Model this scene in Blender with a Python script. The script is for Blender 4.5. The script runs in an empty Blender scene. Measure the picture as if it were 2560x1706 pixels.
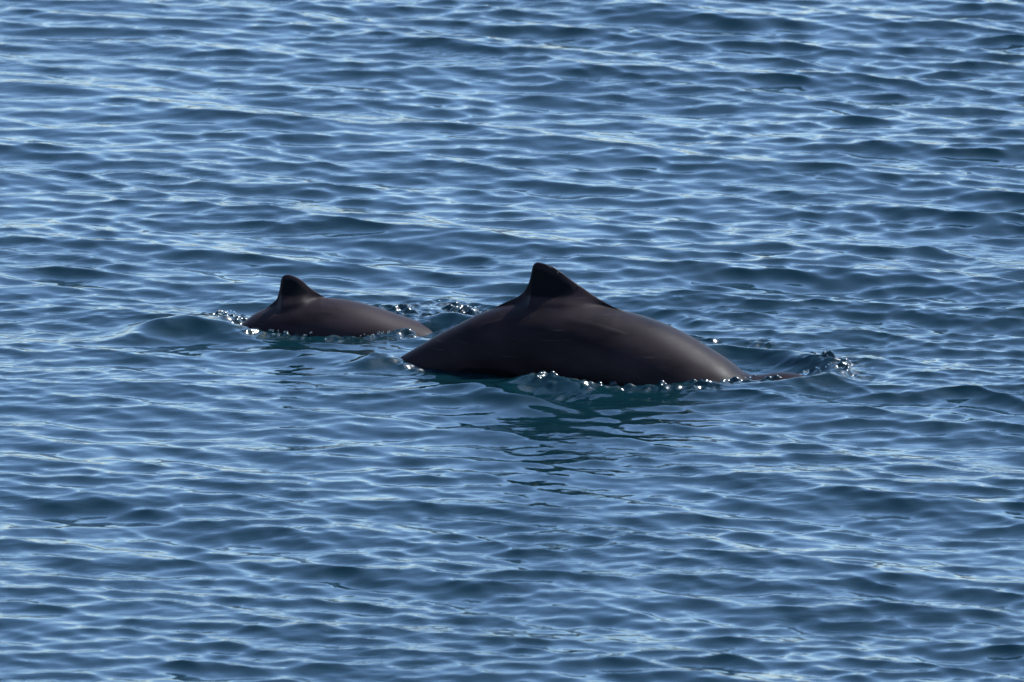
import bpy, math, random
import numpy as np
from mathutils import Vector, Matrix

scene = bpy.context.scene
col = scene.collection
R = math.radians

# ------------------------------------------------------------------ camera
ELEV, DIST, FRAME_W = 13.0, 45.0, 3.66        # looking down 13 deg from 45 m, 3.66 m of sea across the frame
PXW, PXH = 2560.0, 1706.0
e = R(ELEV)
cam_loc = Vector((0, -DIST * math.cos(e), DIST * math.sin(e)))
fwd = Vector((0, math.cos(e), -math.sin(e)))
cup = Vector((0, math.sin(e), math.cos(e)))
cam = bpy.data.cameras.new('camera')
cam.sensor_width = 36.0
cam.lens = 36.0 * DIST / FRAME_W
cam.clip_start, cam.clip_end = 0.5, 20000
cam.dof.use_dof = True
cam.dof.focus_distance = DIST - 0.3
cam.dof.aperture_fstop = 8.0
cob = bpy.data.objects.new('camera', cam)
cob.location = cam_loc
cob.rotation_euler = (R(90 - ELEV), 0, 0)
col.objects.link(cob)
scene.camera = cob

# ------------------------------------------------------------------ sky and sun
SUN_EL, SUN_AZ = 50.0, 57.0                    # azimuth clockwise from +Y (away from the camera)
w = bpy.data.worlds.new('World'); scene.world = w; w.use_nodes = True
nt = w.node_tree; nt.nodes.clear()
sky = nt.nodes.new('ShaderNodeTexSky'); sky.sky_type = 'NISHITA'; sky.sun_disc = False
sky.sun_elevation = R(SUN_EL); sky.sun_rotation = R(SUN_AZ)
sky.altitude = 0; sky.air_density = 1.0; sky.dust_density = 0.9; sky.ozone_density = 4.0
bg = nt.nodes.new('ShaderNodeBackground'); bg.inputs['Strength'].default_value = 0.15
wo = nt.nodes.new('ShaderNodeOutputWorld')
nt.links.new(sky.outputs[0], bg.inputs[0]); nt.links.new(bg.outputs[0], wo.inputs[0])

sd = Vector((math.sin(R(SUN_AZ)) * math.cos(R(SUN_EL)), math.cos(R(SUN_AZ)) * math.cos(R(SUN_EL)), math.sin(R(SUN_EL))))
sl = bpy.data.lights.new('sun', 'SUN'); sl.energy = 5.0; sl.angle = R(0.53); sl.color = (1.0, 0.94, 0.86)
so = bpy.data.objects.new('sun', sl); so.rotation_euler = sd.to_track_quat('Z', 'Y').to_euler(); so.location = sd * 30
col.objects.link(so)

vs = scene.view_settings
vs.view_transform = 'Standard'; vs.look = 'None'; vs.exposure = 1.3; vs.gamma = 1.0; vs.use_curve_mapping = False
vs.use_white_balance = True; vs.white_balance_temperature = 5800; vs.white_balance_tint = 8
scene.render.engine = 'CYCLES'
scene.cycles.max_bounces = 8
scene.cycles.sample_clamp_indirect = 4.0
scene.cycles.caustics_refractive = False
scene.cycles.use_denoising = True

# ------------------------------------------------------------------ helpers
def ray(px, py):
    u = (px / PXW - 0.5) * FRAME_W / DIST
    v = (0.5 - py / PXH) * FRAME_W * PXH / PXW / DIST
    return (fwd + Vector((1, 0, 0)) * u + cup * v)

def sea(px, py, z=0.0):
    """point of the level z that the photograph shows at a pixel"""
    d = ray(px, py)
    return cam_loc + d * ((z - cam_loc.z) / d.z)

def on_plane(px, py, o, n):
    d = ray(px, py)
    return cam_loc + d * ((o - cam_loc).dot(n) / d.dot(n))

def new_mesh(name, verts, quads, smooth=True):
    verts = np.asarray(verts, dtype=np.float32); quads = np.asarray(quads, dtype=np.int32)
    me = bpy.data.meshes.new(name)
    me.vertices.add(len(verts)); me.vertices.foreach_set('co', verts.ravel())
    k = quads.shape[1]
    me.loops.add(quads.size); me.loops.foreach_set('vertex_index', quads.ravel())
    me.polygons.add(len(quads))
    me.polygons.foreach_set('loop_start', np.arange(0, quads.size, k, dtype=np.int32))
    me.polygons.foreach_set('use_smooth', np.full(len(quads), smooth))
    me.update(calc_edges=True); me.validate()
    return me

def link(name, me, mat):
    o = bpy.data.objects.new(name, me); col.objects.link(o)
    if mat: me.materials.append(mat)
    return o

def mat_new(name):
    m = bpy.data.materials.new(name); m.use_nodes = True
    m.node_tree.nodes.clear()
    return m, m.node_tree.nodes, m.node_tree.links

def smooth(x):
    x = np.clip(x, 0, 1); return x * x * (3 - 2 * x)

# ------------------------------------------------------------------ materials
def water_material():
    m, N, L = mat_new('sea_water')
    out = N.new('ShaderNodeOutputMaterial')
    geo = N.new('ShaderNodeNewGeometry')
    # capillary ripples, in patches
    mp = N.new('ShaderNodeMapping'); mp.inputs['Rotation'].default_value = (0, 0, R(-14)); mp.inputs['Scale'].default_value = (13, 34, 20)
    L.new(geo.outputs['Position'], mp.inputs['Vector'])
    n1 = N.new('ShaderNodeTexNoise'); n1.inputs['Scale'].default_value = 1.0; n1.inputs['Detail'].default_value = 2.0
    n1.inputs['Distortion'].default_value = 0.6
    L.new(mp.outputs[0], n1.inputs['Vector'])
    n2 = N.new('ShaderNodeTexNoise'); n2.inputs['Scale'].default_value = 1.3; n2.inputs['Detail'].default_value = 2.0
    L.new(geo.outputs['Position'], n2.inputs['Vector'])
    rg = N.new('ShaderNodeMapRange'); rg.inputs['From Min'].default_value = 0.42; rg.inputs['From Max'].default_value = 0.68
    L.new(n2.outputs['Fac'], rg.inputs['Value'])
    mu = N.new('ShaderNodeMath'); mu.operation = 'MULTIPLY_ADD'; mu.inputs[1].default_value = 0.75; mu.inputs[2].default_value = 0.25
    L.new(rg.outputs[0], mu.inputs[0])
    bp = N.new('ShaderNodeBump'); bp.inputs['Distance'].default_value = 0.0032
    L.new(mu.outputs[0], bp.inputs['Strength']); L.new(n1.outputs['Fac'], bp.inputs['Height'])
    fr = N.new('ShaderNodeFresnel'); fr.inputs['IOR'].default_value = 1.333
    gl = N.new('ShaderNodeBsdfGlossy'); gl.inputs['Roughness'].default_value = 0.035; gl.distribution = 'GGX'
    at = N.new('ShaderNodeAttribute'); at.attribute_name = 'chop'          # aerated, broken water is rougher
    rr_ = N.new('ShaderNodeMapRange'); rr_.inputs['To Min'].default_value = 0.045; rr_.inputs['To Max'].default_value = 0.20
    rr_.inputs['From Max'].default_value = 0.35
    L.new(at.outputs['Fac'], rr_.inputs[0]); L.new(rr_.outputs[0], gl.inputs['Roughness'])
    df = N.new('ShaderNodeBsdfDiffuse'); df.inputs['Color'].default_value = (0.003, 0.018, 0.024, 1)
    rf = N.new('ShaderNodeBsdfRefraction'); rf.inputs['IOR'].default_value = 1.333; rf.inputs['Roughness'].default_value = 0.0
    for n in (fr, gl, df, rf): L.new(bp.outputs[0], n.inputs['Normal'])
    mx = N.new('ShaderNodeMixShader'); mx.inputs[0].default_value = 0.5
    L.new(df.outputs[0], mx.inputs[1]); L.new(rf.outputs[0], mx.inputs[2])
    mf = N.new('ShaderNodeMixShader')
    L.new(fr.outputs[0], mf.inputs[0]); L.new(mx.outputs[0], mf.inputs[1]); L.new(gl.outputs[0], mf.inputs[2])
    L.new(mf.outputs[0], out.inputs['Surface'])
    va = N.new('ShaderNodeVolumeAbsorption'); va.inputs['Color'].default_value = (0.25, 0.72, 0.72, 1); va.inputs['Density'].default_value = 2.2
    L.new(va.outputs[0], out.inputs['Volume'])
    return m

def seabed_material():
    m, N, L = mat_new('seabed_sand')
    out = N.new('ShaderNodeOutputMaterial'); b = N.new('ShaderNodeBsdfDiffuse')
    n = N.new('ShaderNodeTexNoise'); n.inputs['Scale'].default_value = 0.4
    cr = N.new('ShaderNodeValToRGB'); cr.color_ramp.elements[0].color = (0.02, 0.03, 0.03, 1); cr.color_ramp.elements[1].color = (0.06, 0.06, 0.05, 1)
    L.new(n.outputs['Fac'], cr.inputs[0]); L.new(cr.outputs[0], b.inputs[0]); L.new(b.outputs[0], out.inputs[0])
    return m

def skin_material(name, patches, base):
    """wet dark skin; patches = outlines of darker, less shiny areas in the animal's own side view, (x, z) points listed clockwise"""
    m, N, L = mat_new(name)
    out = N.new('ShaderNodeOutputMaterial'); p = N.new('ShaderNodeBsdfPrincipled')
    tc = N.new('ShaderNodeTexCoord')
    n = N.new('ShaderNodeTexNoise'); n.inputs['Scale'].default_value = 5.0; n.inputs['Detail'].default_value = 5.0
    mp = N.new('ShaderNodeMapping'); mp.inputs['Scale'].default_value = (1.0, 1.0, 2.2); mp.inputs['Rotation'].default_value = (0, R(20), 0)
    L.new(tc.outputs['Object'], mp.inputs[0]); L.new(mp.outputs[0], n.inputs['Vector'])
    cr = N.new('ShaderNodeValToRGB')
    cr.color_ramp.elements[0].position = 0.35; cr.color_ramp.elements[1].position = 0.7
    cr.color_ramp.elements[0].color = (*[c * 0.6 for c in base], 1); cr.color_ramp.elements[1].color = (*[c * 1.7 for c in base], 1)
    L.new(n.outputs['Fac'], cr.inputs[0])
    # fine pale rake scratches
    sm = N.new('ShaderNodeMapping'); sm.inputs['Scale'].default_value = (9, 9, 160); sm.inputs['Rotation'].default_value = (0, R(14), 0)
    L.new(tc.outputs['Object'], sm.inputs[0])
    sn = N.new('ShaderNodeTexNoise'); sn.inputs['Scale'].default_value = 1.0; sn.inputs['Detail'].default_value = 1.0
    L.new(sm.outputs[0], sn.inputs['Vector'])
    sr = N.new('ShaderNodeMapRange'); sr.inputs['From Min'].default_value = 0.70; sr.inputs['From Max'].default_value = 0.80
    sr.inputs['To Max'].default_value = 0.35
    L.new(sn.outputs['Fac'], sr.inputs[0])
    ms = N.new('ShaderNodeMixRGB'); ms.inputs['Color2'].default_value = (0.05, 0.043, 0.040, 1)
    L.new(sr.outputs[0], ms.inputs[0]); L.new(cr.outputs[0], ms.inputs['Color1'])
    last = ms.outputs[0]
    sx = N.new('ShaderNodeSeparateXYZ'); L.new(tc.outputs['Object'], sx.inputs[0])
    wob = N.new('ShaderNodeTexNoise'); wob.inputs['Scale'].default_value = 22.0; wob.inputs['Detail'].default_value = 3.0
    L.new(tc.outputs['Object'], wob.inputs['Vector'])
    def M(op, a, b=None, c=None):
        k = N.new('ShaderNodeMath'); k.operation = op
        for i, v in enumerate((a, b, c)):
            if v is None: continue
            if isinstance(v, (int, float)): k.inputs[i].default_value = v
            else: L.new(v, k.inputs[i])
        return k.outputs[0]
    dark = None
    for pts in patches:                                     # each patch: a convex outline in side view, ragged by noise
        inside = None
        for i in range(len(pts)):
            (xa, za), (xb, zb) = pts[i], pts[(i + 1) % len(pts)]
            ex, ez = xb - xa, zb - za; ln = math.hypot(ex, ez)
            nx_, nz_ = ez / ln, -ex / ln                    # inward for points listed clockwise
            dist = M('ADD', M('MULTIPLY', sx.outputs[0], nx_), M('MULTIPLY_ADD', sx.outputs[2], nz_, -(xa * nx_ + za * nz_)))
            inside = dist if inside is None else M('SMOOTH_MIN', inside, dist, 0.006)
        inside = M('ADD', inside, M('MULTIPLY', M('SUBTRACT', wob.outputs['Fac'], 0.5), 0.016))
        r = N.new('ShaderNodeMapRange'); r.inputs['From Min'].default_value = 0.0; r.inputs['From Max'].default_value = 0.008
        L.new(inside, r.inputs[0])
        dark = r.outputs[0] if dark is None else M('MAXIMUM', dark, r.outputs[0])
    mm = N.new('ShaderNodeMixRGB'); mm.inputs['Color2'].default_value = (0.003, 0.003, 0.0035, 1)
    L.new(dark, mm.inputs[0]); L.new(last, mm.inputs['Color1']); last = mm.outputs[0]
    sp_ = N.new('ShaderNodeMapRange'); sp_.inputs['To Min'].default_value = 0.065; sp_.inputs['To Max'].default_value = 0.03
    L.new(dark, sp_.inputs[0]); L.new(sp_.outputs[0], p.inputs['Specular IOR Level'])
    L.new(last, p.inputs['Base Color'])
    rgh = N.new('ShaderNodeMapRange'); rgh.inputs['From Min'].default_value = 0.3; rgh.inputs['From Max'].default_value = 0.7
    rgh.inputs['To Min'].default_value = 0.40; rgh.inputs['To Max'].default_value = 0.60
    L.new(n.outputs['Fac'], rgh.inputs[0]); L.new(rgh.outputs[0], p.inputs['Roughness'])
    p.inputs['IOR'].default_value = 1.36; p.inputs['Specular IOR Level'].default_value = 0.25
    bp = N.new('ShaderNodeBump'); bp.inputs['Distance'].default_value = 0.0012; bp.inputs['Strength'].default_value = 0.15
    L.new(sn.outputs['Fac'], bp.inputs['Height']); L.new(bp.outputs[0], p.inputs['Normal'])
    L.new(p.outputs[0], out.inputs[0])
    return m

def droplet_material():
    m, N, L = mat_new('water_droplet')
    out = N.new('ShaderNodeOutputMaterial'); p = N.new('ShaderNodeBsdfPrincipled')
    p.inputs['Base Color'].default_value = (0.6, 0.75, 0.78, 1); p.inputs['Roughness'].default_value = 0.2
    p.inputs['IOR'].default_value = 1.333; p.inputs['Transmission Weight'].default_value = 1.0
    L.new(p.outputs[0], out.inputs[0])
    return m

# ------------------------------------------------------------------ the sea
rng = np.random.default_rng(11)
def wave_set(n, lmin, lmax, slope, spread, main, sharp=1.25):
    """n sine waves: wavelength, direction, phase, with equal slope per octave scaled to the given rms slope"""
    lam = np.exp(rng.uniform(np.log(lmin), np.log(lmax), n))
    th = R(main) + rng.normal(0, R(spread), n)
    ph = rng.uniform(0, 2 * np.pi, n)
    k = 2 * np.pi / lam
    wgt = rng.uniform(0.6, 1.3, n)
    amp = wgt / k; amp *= slope / math.sqrt(np.sum((amp * k) ** 2) / 2)
    return [(k[i] * math.cos(th[i]), k[i] * math.sin(th[i]), ph[i], amp[i], lam[i], sharp) for i in range(n)]

# crests run left-right and come a little nearer towards the right; the waves travel towards the camera
WAVES = (wave_set(14, 0.7, 2.0, 0.034, 20, -108) + wave_set(80, 0.19, 0.60, 0.100, 21, -108)
         + wave_set(110, 0.09, 0.19, 0.106, 25, -107) + wave_set(70, 0.046, 0.09, 0.062, 36, -105))
LUMPS = [(2 * math.pi / l * math.cos(t), 2 * math.pi / l * math.sin(t), p_, l) for l, t, p_ in
         zip(rng.uniform(0.022, 0.062, 60), rng.normal(-0.95, 0.65, 60), rng.uniform(0, 2 * math.pi, 60))]

def poly(pts, z=0.0):
    return [sea(p[0], p[1], z)[:2] for p in pts]

def dist_poly(X, Y, pts):
    """distance to a polyline, signed side, and running parameter 0..1"""
    best = np.full(X.shape, 1e9, np.float32); par = np.zeros_like(best); sgn = np.ones_like(best)
    n = len(pts) - 1
    for i in range(n):
        (ax, ay), (bx, by) = pts[i], pts[i + 1]
        dx, dy = bx - ax, by - ay; l2 = dx * dx + dy * dy
        t = np.clip(((X - ax) * dx + (Y - ay) * dy) / l2, 0, 1)
        d = np.hypot(X - ax - t * dx, Y - ay - t * dy)
        m = d < best
        best[m] = d[m]; par[m] = ((i + t) / n)[m]
        sgn[m] = np.sign(dx * (Y - ay) - dy * (X - ax))[m]
    return best, sgn, par

# wake ridges: pixels of the crest, height, width on the far side, width on the near side
RIDGES = [
    ([(1650, 885), (1730, 866), (1815, 856), (1905, 862), (1990, 880), (2065, 902), (2100, 922), (2060, 940), (1980, 950), (1900, 958)], 0.045, 0.10, 0.085),
    ([(1650, 1012), (1760, 996), (1880, 998), (2000, 1014), (2140, 1030)], 0.008, 0.18, 0.14),
    ([(1225, 962), (1330, 944), (1430, 952), (1520, 968)], 0.040, 0.10, 0.10),
    ([(1020, 965), (1090, 958), (1180, 962), (1280, 992), (1400, 1020)], 0.030, 0.10, 0.12),
    ([(1250, 992), (1400, 998), (1550, 1002), (1690, 1000)], 0.016, 0.12, 0.10),
    ([(330, 820), (405, 802), (480, 800), (560, 806), (600, 816)], 0.045, 0.12, 0.12),
    ([(540, 800), (585, 796), (600, 808)], 0.022, 0.06, 0.06),
    ([(985, 800), (1050, 786), (1120, 782), (1185, 792)], 0.050, 0.09, 0.08),
    ([(900, 905), (960, 892), (1010, 896)], 0.030, 0.07, 0.08),
    ([(520, 862), (650, 866), (800, 882), (940, 890)], 0.025, 0.12, 0.16),
]
# smoother water left by the animals: pixel, reach, how much the waves are flattened
SLICKS = [(1400, 1060, 0.45, 0.9, 0.45), (760, 930, 0.35, 0.5, 0.35), (1900, 900, 0.25, 0.3, 0.4)]
HOLLOWS = [(1045, 818, 0.10, 0.10, -0.030), (600, 815, 0.06, 0.08, -0.020), (1900, 905, 0.22, 0.20, -0.028), (1080, 812, 0.12, 0.15, -0.020), (640, 900, 0.2, 0.25, -0.012), (1450, 1010, 0.25, 0.2, -0.02)]
# choppy little splashes: pixels, reach, strength (rms slope)
CHOP = [
    ([(1370, 948), (1450, 957), (1560, 962), (1680, 962), (1780, 960), (1890, 953)], 0.075, 0.95),
    ([(1420, 966), (1560, 970), (1700, 968)], 0.05, 0.70),
    ([(1880, 955), (1960, 948), (2040, 934), (2095, 915)], 0.06, 0.85),
    ([(2050, 890), (2100, 905), (2105, 925)], 0.075, 1.0),
    ([(1640, 868), (1730, 856), (1830, 852), (1930, 860)], 0.06, 0.45),
    ([(500, 797), (565, 788), (606, 806)], 0.07, 1.0),
    ([(630, 826), (720, 834), (800, 846), (890, 848), (980, 834), (1080, 820)], 0.055, 0.85),
    ([(1000, 785), (1070, 776), (1130, 774), (1185, 786)], 0.11, 1.15),
    ([(890, 900), (950, 893), (1010, 910), (1060, 925), (1240, 940)], 0.055, 0.30),
    ([(960, 850), (1060, 835), (1120, 822)], 0.07, 0.35),
]

_seen = {}
def water_at(px, py):
    """where the photograph's pixel meets the wavy surface (without the splashes)"""
    if (px, py) not in _seen:
        z = 0.0
        for _ in range(6):
            q = sea(px, py, z)
            _, _, h, _ = sea_height(np.array([q.x], np.float32), np.array([q.y], np.float32), np.array([0.01], np.float32), False)
            z = 0.3 * z + 0.7 * float(h[0])
        _seen[(px, py)] = sea(px, py, z)
    return _seen[(px, py)]

def sea_height(X, Y, spacing, chop=True):
    dx = np.zeros_like(X); dy = np.zeros_like(X); z = np.zeros_like(X)
    for kx, ky, ph, a, lam, q in WAVES:
        att = np.clip(lam / (2.5 * spacing) - 1.0, 0, 1).astype(np.float32)
        live = att > 0
        if not live.any(): continue
        p_ = kx * X[live] + ky * Y[live] + ph
        c = np.cos(p_) * att[live]; s = np.sin(p_) * att[live]
        k = math.hypot(kx, ky)
        z[live] += a * c
        dx[live] -= q * a * kx / k * s; dy[live] -= q * a * ky / k * s
    gust = 1 + 0.22 * np.clip(X / 1.8, -1, 1) + 0.10 * np.sin(0.9 * X + 1.3 * Y + 0.6) + 0.08 * np.sin(2.1 * X - 0.8 * Y)
    z *= gust; dx *= gust; dy *= gust
    near = (np.abs(X) < 2.6) & (np.abs(Y) < 2.5)
    xn, yn = X[near], Y[near]
    zz = np.zeros_like(xn)
    calm = np.zeros_like(xn)
    for pts, h, wf, wn in RIDGES:
        P = np.array(poly(pts, h * 0.8)); seg = np.concatenate([[0], np.cumsum(np.hypot(*np.diff(P, axis=0).T))])
        tt = np.linspace(0, 1, 26); cx = np.interp(tt * seg[-1], seg, P[:, 0]); cy = np.interp(tt * seg[-1], seg, P[:, 1])
        w_ = 0.5 * (wf + wn)
        sel = (xn > cx.min() - 3 * w_) & (xn < cx.max() + 3 * w_) & (yn > cy.min() - 3 * w_) & (yn < cy.max() + 3 * w_)
        if not sel.any(): continue
        xq, yq = xn[sel], yn[sel]; acc = np.zeros_like(xq)
        for i in range(26):
            env = math.sin(math.pi * (0.08 + 0.84 * tt[i])) ** 0.8
            ddx, ddy = xq - cx[i], yq - cy[i]
            acc += (env * np.exp(-1.6 * ((ddx / w_) ** 2 + (ddy / np.where(ddy > 0, wf, wn)) ** 2))) ** 5
        g = acc ** 0.2
        zz[sel] += h * g * 0.85
        calm[sel] = np.maximum(calm[sel], np.clip(g, 0, 1) * 0.15)
    for px, py, rx, ry, q in SLICKS:
        c = sea(px, py)
        calm = np.maximum(calm, q * np.exp(-(((xn - c.x) / rx) ** 2 + ((yn - c.y) / ry) ** 2)))
    for px, py, rx, ry, h in HOLLOWS:
        c = sea(px, py)
        zz += h * np.exp(-(((xn - c.x) / rx) ** 2 + ((yn - c.y) / ry) ** 2))
    if not chop:
        z[near] = z[near] * (1 - calm) + zz
        return dx, dy, z, None
    lump = np.zeros_like(xn)
    for kx, ky, ph, l in LUMPS:
        lump += np.sin(kx * xn + ky * yn + ph) * l
    lump /= (2 * math.pi) * math.sqrt(len(LUMPS) / 2)        # rms slope 1
    mask = np.zeros_like(xn)
    for pts, reach, s in CHOP:
        d, sg, t = dist_poly(xn, yn, [water_at(*p)[:2] for p in pts])
        mask = np.maximum(mask, s * np.exp(-(d / reach) ** 2))
    clump = sum(np.sin(a_ * xn + b_ * yn + c_) for a_, b_, c_ in ((21, 9, 0.4), (-13, 24, 2.0), (33, -17, 4.1), (9, 38, 1.2), (46, 12, 5.0)))
    mask = mask * np.clip(0.72 + 0.30 * clump, 0.12, 1.25)
    lump = np.where(lump > 0, lump, lump * 0.8)
    z[near] = z[near] * (1 - calm) + zz + lump * mask
    chopped = np.zeros_like(z); chopped[near] = mask
    return dx, dy, z, chopped

def axis(segments, far):
    """grid coordinates: dense core given as (start, stop, step), growing steps outwards to +-far"""
    a = []
    for s, t, h in segments: a += list(np.arange(s, t, h))
    a.append(segments[-1][1])
    st = segments[-1][2]; v = a[-1]
    while v < far: st *= 1.13; v += st; a.append(v)
    st = segments[0][2]; v = a[0]; pre = []
    while v > -far: st *= 1.13; v -= st; pre.append(v)
    return np.array(pre[::-1] + a)

def build_sea():
    xs = axis([(-2.3, -1.45, 0.0075), (-1.45, 1.35, 0.0048), (1.35, 2.3, 0.0075)], 4000)
    ys = axis([(-6.4, -0.95, 0.0135), (-0.95, 0.75, 0.0050), (0.75, 7.6, 0.0155)], 4000)
    nx, ny = len(xs), len(ys)
    X, Y = np.meshgrid(xs, ys)
    sx = np.gradient(xs); sy = np.gradient(ys)
    S = np.maximum(*np.meshgrid(sx, sy)).astype(np.float32)
    Xf, Yf = X.ravel().astype(np.float32), Y.ravel().astype(np.float32)
    dx, dy, z, ch = sea_height(Xf, Yf, S.ravel())
    V = np.stack([Xf + dx, Yf + dy, z], 1)
    idx = np.arange(nx * ny).reshape(ny, nx)
    Q = np.stack([idx[:-1, :-1], idx[:-1, 1:], idx[1:, 1:], idx[1:, :-1]], -1).reshape(-1, 4)
    # sides and bottom close the body of water
    ring = np.concatenate([idx[0, :-1], idx[:-1, -1], idx[-1, :0:-1], idx[:0:-1, 0]])
    low = V[ring].copy(); low[:, 2] = -9.0
    base = len(V); n = len(ring); li = base + np.arange(n)
    V = np.concatenate([V, low])
    side = np.stack([np.roll(ring, -1), ring, li, np.roll(li, -1)], -1)
    cs = [base, base + nx - 1, base + nx + ny - 2, base + 2 * nx + ny - 3]
    Q = np.concatenate([Q, side, np.array([[cs[3], cs[2], cs[1], cs[0]]])])
    me = new_mesh('water', V, Q)
    me.attributes.new('chop', 'FLOAT', 'POINT').data.foreach_set('value', np.concatenate([ch, np.zeros(n, np.float32)]).astype(np.float32))
    return me

water = link('water', build_sea(), water_material())
water['kind'] = 'structure'; water['label'] = 'rippled blue sea surface around the porpoises'

sb = link('seabed', new_mesh('seabed', [(-3900, -3900, -8), (3900, -3900, -8), (3900, 3900, -8), (-3900, 3900, -8)], [(0, 1, 2, 3)]), seabed_material())
sb['kind'] = 'structure'; sb['label'] = 'dark sandy seabed far below the water'

# ------------------------------------------------------------------ porpoises
def pchip(x, xp, yp):
    """monotone cubic interpolation"""
    xp = np.asarray(xp, float); yp = np.asarray(yp, float)
    h = np.diff(xp); d = np.diff(yp) / h
    m = np.zeros_like(yp); m[0], m[-1] = d[0], d[-1]
    for i in range(1, len(d)):
        if d[i - 1] * d[i] > 0:
            w1, w2 = 2 * h[i] + h[i - 1], h[i] + 2 * h[i - 1]
            m[i] = (w1 + w2) / (w1 / d[i - 1] + w2 / d[i])
    i = np.clip(np.searchsorted(xp, x) - 1, 0, len(h) - 1)
    t = (x - xp[i]) / h[i]
    return ((2 * t**3 - 3 * t**2 + 1) * yp[i] + (t**3 - 2 * t**2 + t) * h[i] * m[i]
            + (-2 * t**3 + 3 * t**2) * yp[i + 1] + (t**3 - t**2) * h[i] * m[i + 1])

def porpoise(name, left_px, right_px, outline, ridge, before, after, depth, width, fin_half, mat_args, label, bend=0.0):
    """outline: pixels of the exposed silhouette (fin included); ridge: pixels of the back under the fin;
    before / after: the submerged tail and head, (distance beyond, height) in metres; depth, width: (s, value) profiles"""
    L_, R_ = sea(*left_px), sea(*right_px)
    ax = (R_ - L_); ax.z = 0; ax.normalize()
    nrm = Vector((-ax.y, ax.x, 0))
    org = (L_ + R_) / 2
    def loc(p):
        q = on_plane(p[0], p[1], org, nrm) - org
        return (q.dot(ax), q.z)
    O = [loc(p) for p in outline]; Rg = [loc(p) for p in ridge]
    s0, z0 = O[0]; s1, z1 = O[-1]
    pre = [(s0 - d, z0 + h) for d, h in before][::-1]; post = [(s1 + d, z1 + h) for d, h in after]
    O = pre + O + post
    ox, oz = zip(*O)
    r0, r1 = Rg[0][0], Rg[-1][0]
    B = [p for p in O if p[0] < r0] + Rg + [p for p in O if p[0] > r1]
    bx, bz = zip(*B)
    S = np.arange(ox[0], ox[-1], 0.0025)
    U = np.linspace(ox[0], ox[-1], 1200); du = U[1] - U[0]
    def blur(a_, sig):
        r_ = int(4 * sig / du) + 1; g = np.exp(-0.5 * (np.arange(-r_, r_ + 1) * du / sig) ** 2); g /= g.sum()
        lin = np.linspace(a_[0], a_[-1], len(a_))
        return np.convolve(np.pad(a_ - lin, r_, mode='edge'), g, 'valid') + lin
    body = np.interp(S, U, blur(pchip(U, bx, bz), 0.022))
    top = np.interp(S, U, blur(pchip(U, ox, oz), 0.0025))
    edge = smooth((S - r0) / 0.05) * smooth((r1 - S) / 0.05)
    fin = np.maximum(top - body, 0) * edge
    top = body + fin
    f = (S - S[0]) / (S[-1] - S[0])
    D = pchip(f, *zip(*depth)); W = pchip(f, *zip(*width))
    NU = 72
    u = np.linspace(0, 1, NU)
    V = []; Wd = []; Zd = []
    for i in range(len(S)):
        c = body[i] - D[i] / 2; a = D[i] / 2
        hi = top[i] - c; fin_h = fin[i]; on = float(smooth(fin_h / 0.035))
        # heights down the side: from the top edge to the keel, dense near both ends
        zrel = np.where(u < 0.45, hi - (hi - a * 0.80) * (u / 0.45) ** 1.5, a * 0.80 - (a * 1.80) * (1 - np.cos((u - 0.45) / 0.55 * math.pi / 2)) ** 1.0)
        tt = (u - 0.45) / 0.55
        zrel = np.where(u < 0.45, zrel, a * np.cos(math.acos(0.80) + np.clip(tt, 0, 1) * (math.pi - math.acos(0.80))))
        wb = W[i] * np.sqrt(np.clip(1 - (zrel / a) ** 2, 0, None))
        if fin_h > 0.0005:
            # distance to the fin's edge in side view gives the blade its rounded rim; the root flares into the back
            zc_ = zrel + c
            near_ = np.abs(S - S[i]) < 0.09
            dd = np.min(np.hypot(S[near_][None, :] - S[i], top[near_][None, :] - zc_[:, None]), axis=1)
            rim = np.sqrt(np.clip(1 - (1 - np.clip(dd / 0.045, 0, 1)) ** 2, 0, 1))
            h_ = zrel - a
            flare = 0.050 * float(smooth(fin_h / 0.09)) * np.exp(-np.clip(h_, 0, None) / 0.028)
            wf = rim * (fin_half * (0.6 + 0.4 * np.clip((hi - zrel) / 0.12, 0, 1)) + flare) * on
            kk = 0.018 * on + 1e-5
            hmix = np.clip(0.5 + 0.5 * (wb - wf) / kk, 0, 1)
            ws = wf * (1 - hmix) + wb * hmix + kk * hmix * (1 - hmix) * rim
            ramp = smooth((zrel - 0.35 * a) / (0.3 * a))
            wb = wb * (1 - ramp) + ws * ramp
        wb[0] = 0; wb[-1] = 0
        Wd.append(wb); Zd.append(zrel + c)
    Wd = np.array(Wd); Zd = np.array(Zd)
    g = np.exp(-0.5 * (np.arange(-14, 15) / 4.5) ** 2); g /= g.sum()
    Ws = np.stack([np.convolve(np.pad(Wd[:, j], 14, mode='edge'), g, 'valid') for j in range(NU)], 1)
    g2 = np.array([1, 2, 3, 2, 1]) / 9
    Ws2 = np.stack([np.convolve(np.pad(Ws[i], 2, mode='reflect'), g2, 'valid') for i in range(len(S))]); Ws2[:, :4] = Ws[:, :4]; Ws2[:, -4:] = Ws[:, -4:]
    wz = (smooth((S - r0 + 0.03) / 0.05) * smooth((r1 + 0.03 - S) / 0.05))[:, None]
    Wd = Wd * (1 - wz) + Ws2 * wz
    Wd[:, 0] = 0; Wd[:, -1] = 0
    for i in range(len(S)):
        wb, z = Wd[i], Zd[i]
        V.append(np.concatenate([np.stack([np.full(NU, S[i]), -wb, z], 1), np.stack([np.full(NU - 2, S[i]), wb[-2:0:-1], z[-2:0:-1]], 1)]))
    n = len(S); mring = 2 * NU - 2
    V = np.concatenate(V)
    idx = np.arange(n * mring).reshape(n, mring)
    nx_ = np.roll(idx, -1, axis=1)
    Q = np.stack([idx[:-1], nx_[:-1], nx_[1:], idx[1:]], -1).reshape(-1, 4)[:, ::-1]
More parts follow.
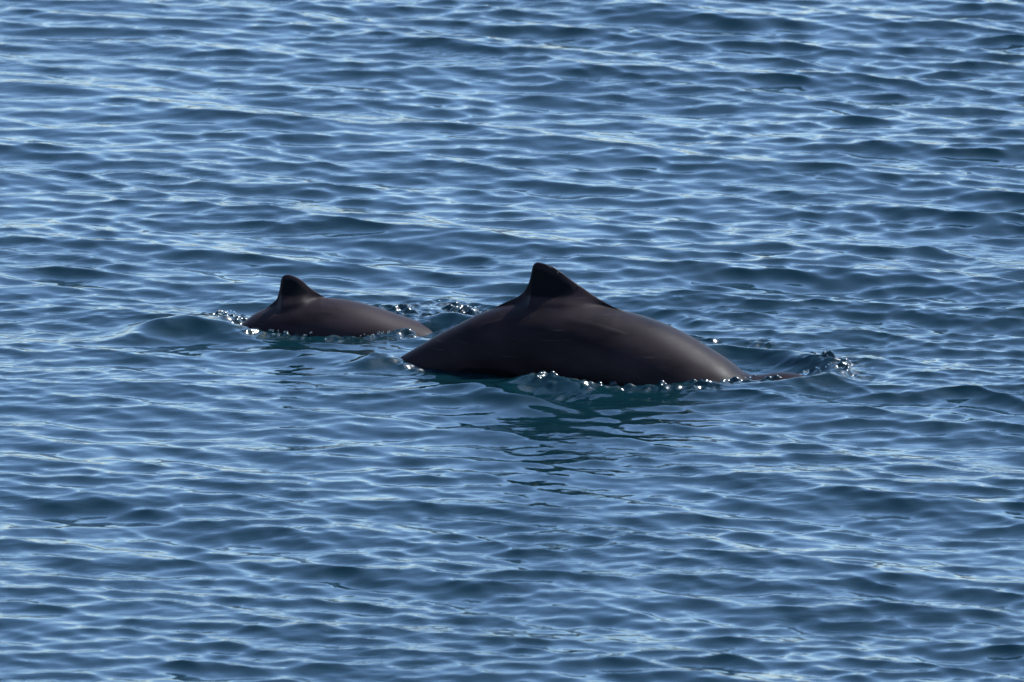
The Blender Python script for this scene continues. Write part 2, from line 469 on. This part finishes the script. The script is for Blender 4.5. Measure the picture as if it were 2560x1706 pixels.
    # tail and snout close to a point
    V = np.concatenate([V, [[S[0] - 0.01, 0, (body[0] - D[0] / 2)]], [[S[-1] + 0.012, 0, body[-1] - D[-1] / 2]]])
    t0, t1 = len(V) - 2, len(V) - 1
    capA = np.stack([idx[0], nx_[0], np.full(mring, t0), np.full(mring, t0)], -1)[:, ::-1]
    capB = np.stack([nx_[-1], idx[-1], np.full(mring, t1), np.full(mring, t1)], -1)[:, ::-1]
    verts = [tuple(v) for v in V]
    faces = [tuple(q) for q in Q] + [tuple(q[-3:]) if False else (int(q[2]), int(q[3]), int(q[0])) for q in capA] + [(int(q[2]), int(q[3]), int(q[0])) for q in capB]
    V[:, 1] += bend * smooth((V[:, 0] - s1 + 0.14) / 0.42) * 1.0          # the head turns aside
    # flukes and flippers: swept, tapering blades
    def blade(root, tip, chord0, chord1, sweep, thick, nvec):
        root, tip, nvec = Vector(root), Vector(tip), Vector(nvec).normalized()
        b0 = len(verts); m = 9; kx = 12
        for j in range(m):
            t = j / (m - 1); c = root.lerp(tip, t) + Vector(sweep) * (t * t)
            ch = (chord0 * (1 - t) + chord1 * t) * (1 if j < m - 1 else 0.3)
            cd = nvec.cross((tip - root).normalized())
            for q in range(kx):
                an = 2 * math.pi * q / kx
                verts.append(tuple(c + cd * (math.cos(an) * ch / 2) + nvec * (math.sin(an) * thick * (1 - 0.8 * t) / 2)))
        for j in range(m - 1):
            for q in range(kx):
                a_, b_ = b0 + j * kx + q, b0 + j * kx + (q + 1) % kx
                faces.append((a_, b_, b_ + kx, a_ + kx))
        faces.append(tuple(b0 + q for q in range(kx))[::-1]); faces.append(tuple(b0 + (m - 1) * kx + q for q in range(kx)))
    sc = (S[-1] - S[0]) / 1.75
    tz = body[0] - D[0] / 2
    for sgn in (-1, 1):
        blade((S[0] + 0.05, 0, tz), (S[0] - 0.03 * sc, sgn * 0.21 * sc, tz - 0.05), 0.13 * sc, 0.03 * sc, (-0.07 * sc, 0, 0), 0.03 * sc, (0.4, 0, 1))
        j = int(np.argmin(abs(f - 0.80)))
        zc = body[j] - D[j] * 0.72
        blade((S[j], sgn * W[j] * 0.75, zc), (S[j] - 0.06 * sc, sgn * (W[j] + 0.10 * sc), zc - 0.16 * sc), 0.085 * sc, 0.025 * sc, (-0.05 * sc, 0, 0), 0.028 * sc, (0.3, -sgn * 0.8, 0.5))
    me = bpy.data.meshes.new(name); me.from_pydata(verts, [], faces); me.update()
    for pl in me.polygons: pl.use_smooth = True
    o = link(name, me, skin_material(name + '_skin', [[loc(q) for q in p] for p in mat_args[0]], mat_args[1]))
    o.location = org; o.rotation_euler.z = math.atan2(ax.y, ax.x)
    o['label'] = label; o['category'] = 'porpoise'; o['group'] = 'porpoises surfacing together'
    # eyes
    return o, loc

big_outline = [(1000, 893), (1014, 885), (1037, 872), (1070, 852), (1103, 833), (1141, 814), (1195, 786), (1236, 767), (1279, 750),
    (1302, 737), (1315, 722), (1324, 702), (1329, 681), (1331, 667), (1335, 660), (1345, 656.5), (1361, 659.5), (1378.6, 666), (1401.5, 680), (1432, 703),
    (1460, 722), (1493, 745), (1519, 760), (1555, 777), (1610.5, 795), (1666, 816), (1721, 843.6), (1762, 868.5), (1798, 890.5), (1831.5, 912.7), (1864.6, 941.7)]
big_ridge = [(1225, 775), (1290, 758), (1340, 752), (1400, 751), (1460, 757), (1520, 770), (1575, 785)]
big, big_loc = porpoise('porpoise', (1000, 905), (1865, 945), big_outline, big_ridge,
    [(0.05, -0.045), (0.15, -0.13), (0.27, -0.21), (0.36, -0.25)], [(0.05, 0.004), (0.12, 0.020), (0.19, 0.016), (0.25, -0.014), (0.285, -0.06), (0.30, -0.12)],
    [(0, .05), (.08, .075), (.2, .16), (.35, .30), (.5, .40), (.65, .43), (.8, .42), (.9, .36), (.96, .26), (1, .10)],
    [(0, .02), (.08, .030), (.2, .065), (.35, .125), (.5, .175), (.65, .195), (.8, .185), (.9, .145), (.96, .10), (1, .04)],
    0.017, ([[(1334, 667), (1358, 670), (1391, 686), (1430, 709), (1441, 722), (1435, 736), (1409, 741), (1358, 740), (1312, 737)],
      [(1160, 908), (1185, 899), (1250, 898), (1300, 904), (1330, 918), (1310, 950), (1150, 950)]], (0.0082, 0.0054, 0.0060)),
    'large dark porpoise arching its back, with the taller dorsal fin', bend=-0.20)

small_outline = [(592, 820), (605, 810), (624.5, 794.4), (652, 777), (675, 761), (691, 749.5), (697, 734), (701, 710), (703, 697), (708.6, 689.5), (720, 687),
    (736, 691), (753.6, 700.6), (773, 718), (792.7, 732), (816, 743.6), (847, 748.5), (886.5, 755), (925.6, 765), (964.7, 778), (1004, 791.5), (1043, 805), (1072, 815)]
small_ridge = [(655, 777), (685, 763), (720, 754), (760, 749), (800, 747), (835, 748)]
small, small_loc = porpoise('porpoise', (592, 816), (1078, 814), small_outline, small_ridge,
    [(0.05, -0.05), (0.14, -0.12), (0.25, -0.18), (0.33, -0.20)], [(0.06, -0.035), (0.14, -0.10), (0.20, -0.17), (0.24, -0.25)],
    [(0, .04), (.08, .06), (.2, .14), (.35, .23), (.5, .29), (.65, .30), (.8, .29), (.9, .25), (.96, .18), (1, .07)],
    [(0, .018), (.08, .026), (.2, .058), (.35, .105), (.5, .138), (.65, .145), (.8, .138), (.9, .11), (.96, .075), (1, .03)],
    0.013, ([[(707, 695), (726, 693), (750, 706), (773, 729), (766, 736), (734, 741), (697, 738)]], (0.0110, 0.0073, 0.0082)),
    'smaller dark porpoise with a short fin, swimming behind the large one')

# ------------------------------------------------------------------ droplets
def ico(sub):
    t = (1 + 5 ** 0.5) / 2
    v = [Vector(p).normalized() for p in [(-1,t,0),(1,t,0),(-1,-t,0),(1,-t,0),(0,-1,t),(0,1,t),(0,-1,-t),(0,1,-t),(t,0,-1),(t,0,1),(-t,0,-1),(-t,0,1)]]
    f = [(0,11,5),(0,5,1),(0,1,7),(0,7,10),(0,10,11),(1,5,9),(5,11,4),(11,10,2),(10,7,6),(7,1,8),(3,9,4),(3,4,2),(3,2,6),(3,6,8),(3,8,9),(4,9,5),(2,4,11),(6,2,10),(8,6,7),(9,8,1)]
    for _ in range(sub):
        g = []; mid = {}
        def m(a, b):
            k = (min(a, b), max(a, b))
            if k not in mid: v.append(((v[a] + v[b]) / 2).normalized()); mid[k] = len(v) - 1
            return mid[k]
        for a, b, c in f:
            ab, bc, ca = m(a, b), m(b, c), m(c, a); g += [(a, ab, ca), (b, bc, ab), (c, ca, bc), (ab, bc, ca)]
        f = g
    return np.array([p[:] for p in v]), np.array(f)
ICO_V, ICO_F = ico(2)

def droplets(name, items, label):
    """one mesh of many little drops: (x, y, z, rx, ry, rz)"""
    V = np.concatenate([ICO_V * np.array(it[3:6]) + np.array(it[:3]) for it in items])
    F = np.concatenate([ICO_F + i * len(ICO_V) for i in range(len(items))])
    o = link(name, new_mesh(name, V, F), DROP)
    o['kind'] = 'stuff'; o['label'] = label
    return o
DROP = droplet_material()
rnd = random.Random(5)
def along(pts, n, spread, zlo, zhi, rlo, rhi):
    items = []
    P = [water_at(*p) for p in pts]
    for _ in range(n):
        t = rnd.random() * (len(P) - 1); i = int(t); q = P[i].lerp(P[i + 1], t - i)
        rr = rlo + (rhi - rlo) * rnd.random() ** 2
        z = q.z + zlo + (zhi - zlo) * rnd.random() ** 1.5
        items.append((q.x + rnd.gauss(0, spread), q.y + rnd.gauss(0, spread * 1.6), z, rr * rnd.uniform(.8, 1.3), rr * rnd.uniform(.8, 1.3), rr * rnd.uniform(.7, 1.1)))
    return items
droplets('splash_droplets', along([(1380, 946), (1560, 953), (1690, 954), (1880, 950)], 45, 0.014, 0.0, 0.016, 0.003, 0.0075)
    + along([(1960, 946), (2040, 934), (2098, 912)], 18, 0.016, 0.0, 0.02, 0.003, 0.0070), 'water drops thrown up along the large porpoise and its bow wave')
droplets('splash_droplets', along([(530, 796), (570, 788), (604, 806)], 30, 0.016, 0.0, 0.03, 0.002, 0.004)
    + along([(660, 832), (720, 838), (800, 848), (890, 846), (980, 832)], 24, 0.012, 0.0, 0.014, 0.003, 0.0065)
    + along([(1010, 785), (1070, 778), (1130, 776), (1175, 786)], 14, 0.025, 0.0, 0.03, 0.002, 0.004), 'water drops thrown up around the small porpoise')
beads = []
for i in range(24):
    t = rnd.uniform(0.0, 1.0)
    edge_px = [(1361, 660), (1378.6, 667), (1401.5, 681), (1432, 704), (1450, 716)]
    k = t * 4; j = min(int(k), 3); a_, b_ = edge_px[j], edge_px[j + 1]
    px, py = a_[0] + (b_[0] - a_[0]) * (k - j), a_[1] + (b_[1] - a_[1]) * (k - j)
    s_, z_ = big_loc((px, py + rnd.uniform(1, 6)))
    yy = rnd.gauss(0, 0.004)
    q = big.matrix_basis @ Vector((s_, yy, z_))
    rr = 0.0018 + 0.0035 * rnd.random() ** 2
    beads.append((q.x, q.y, q.z, rr, rr, rr * 0.8))
droplets('fin_droplets', beads, 'beads of water on the leading edge of the taller fin')
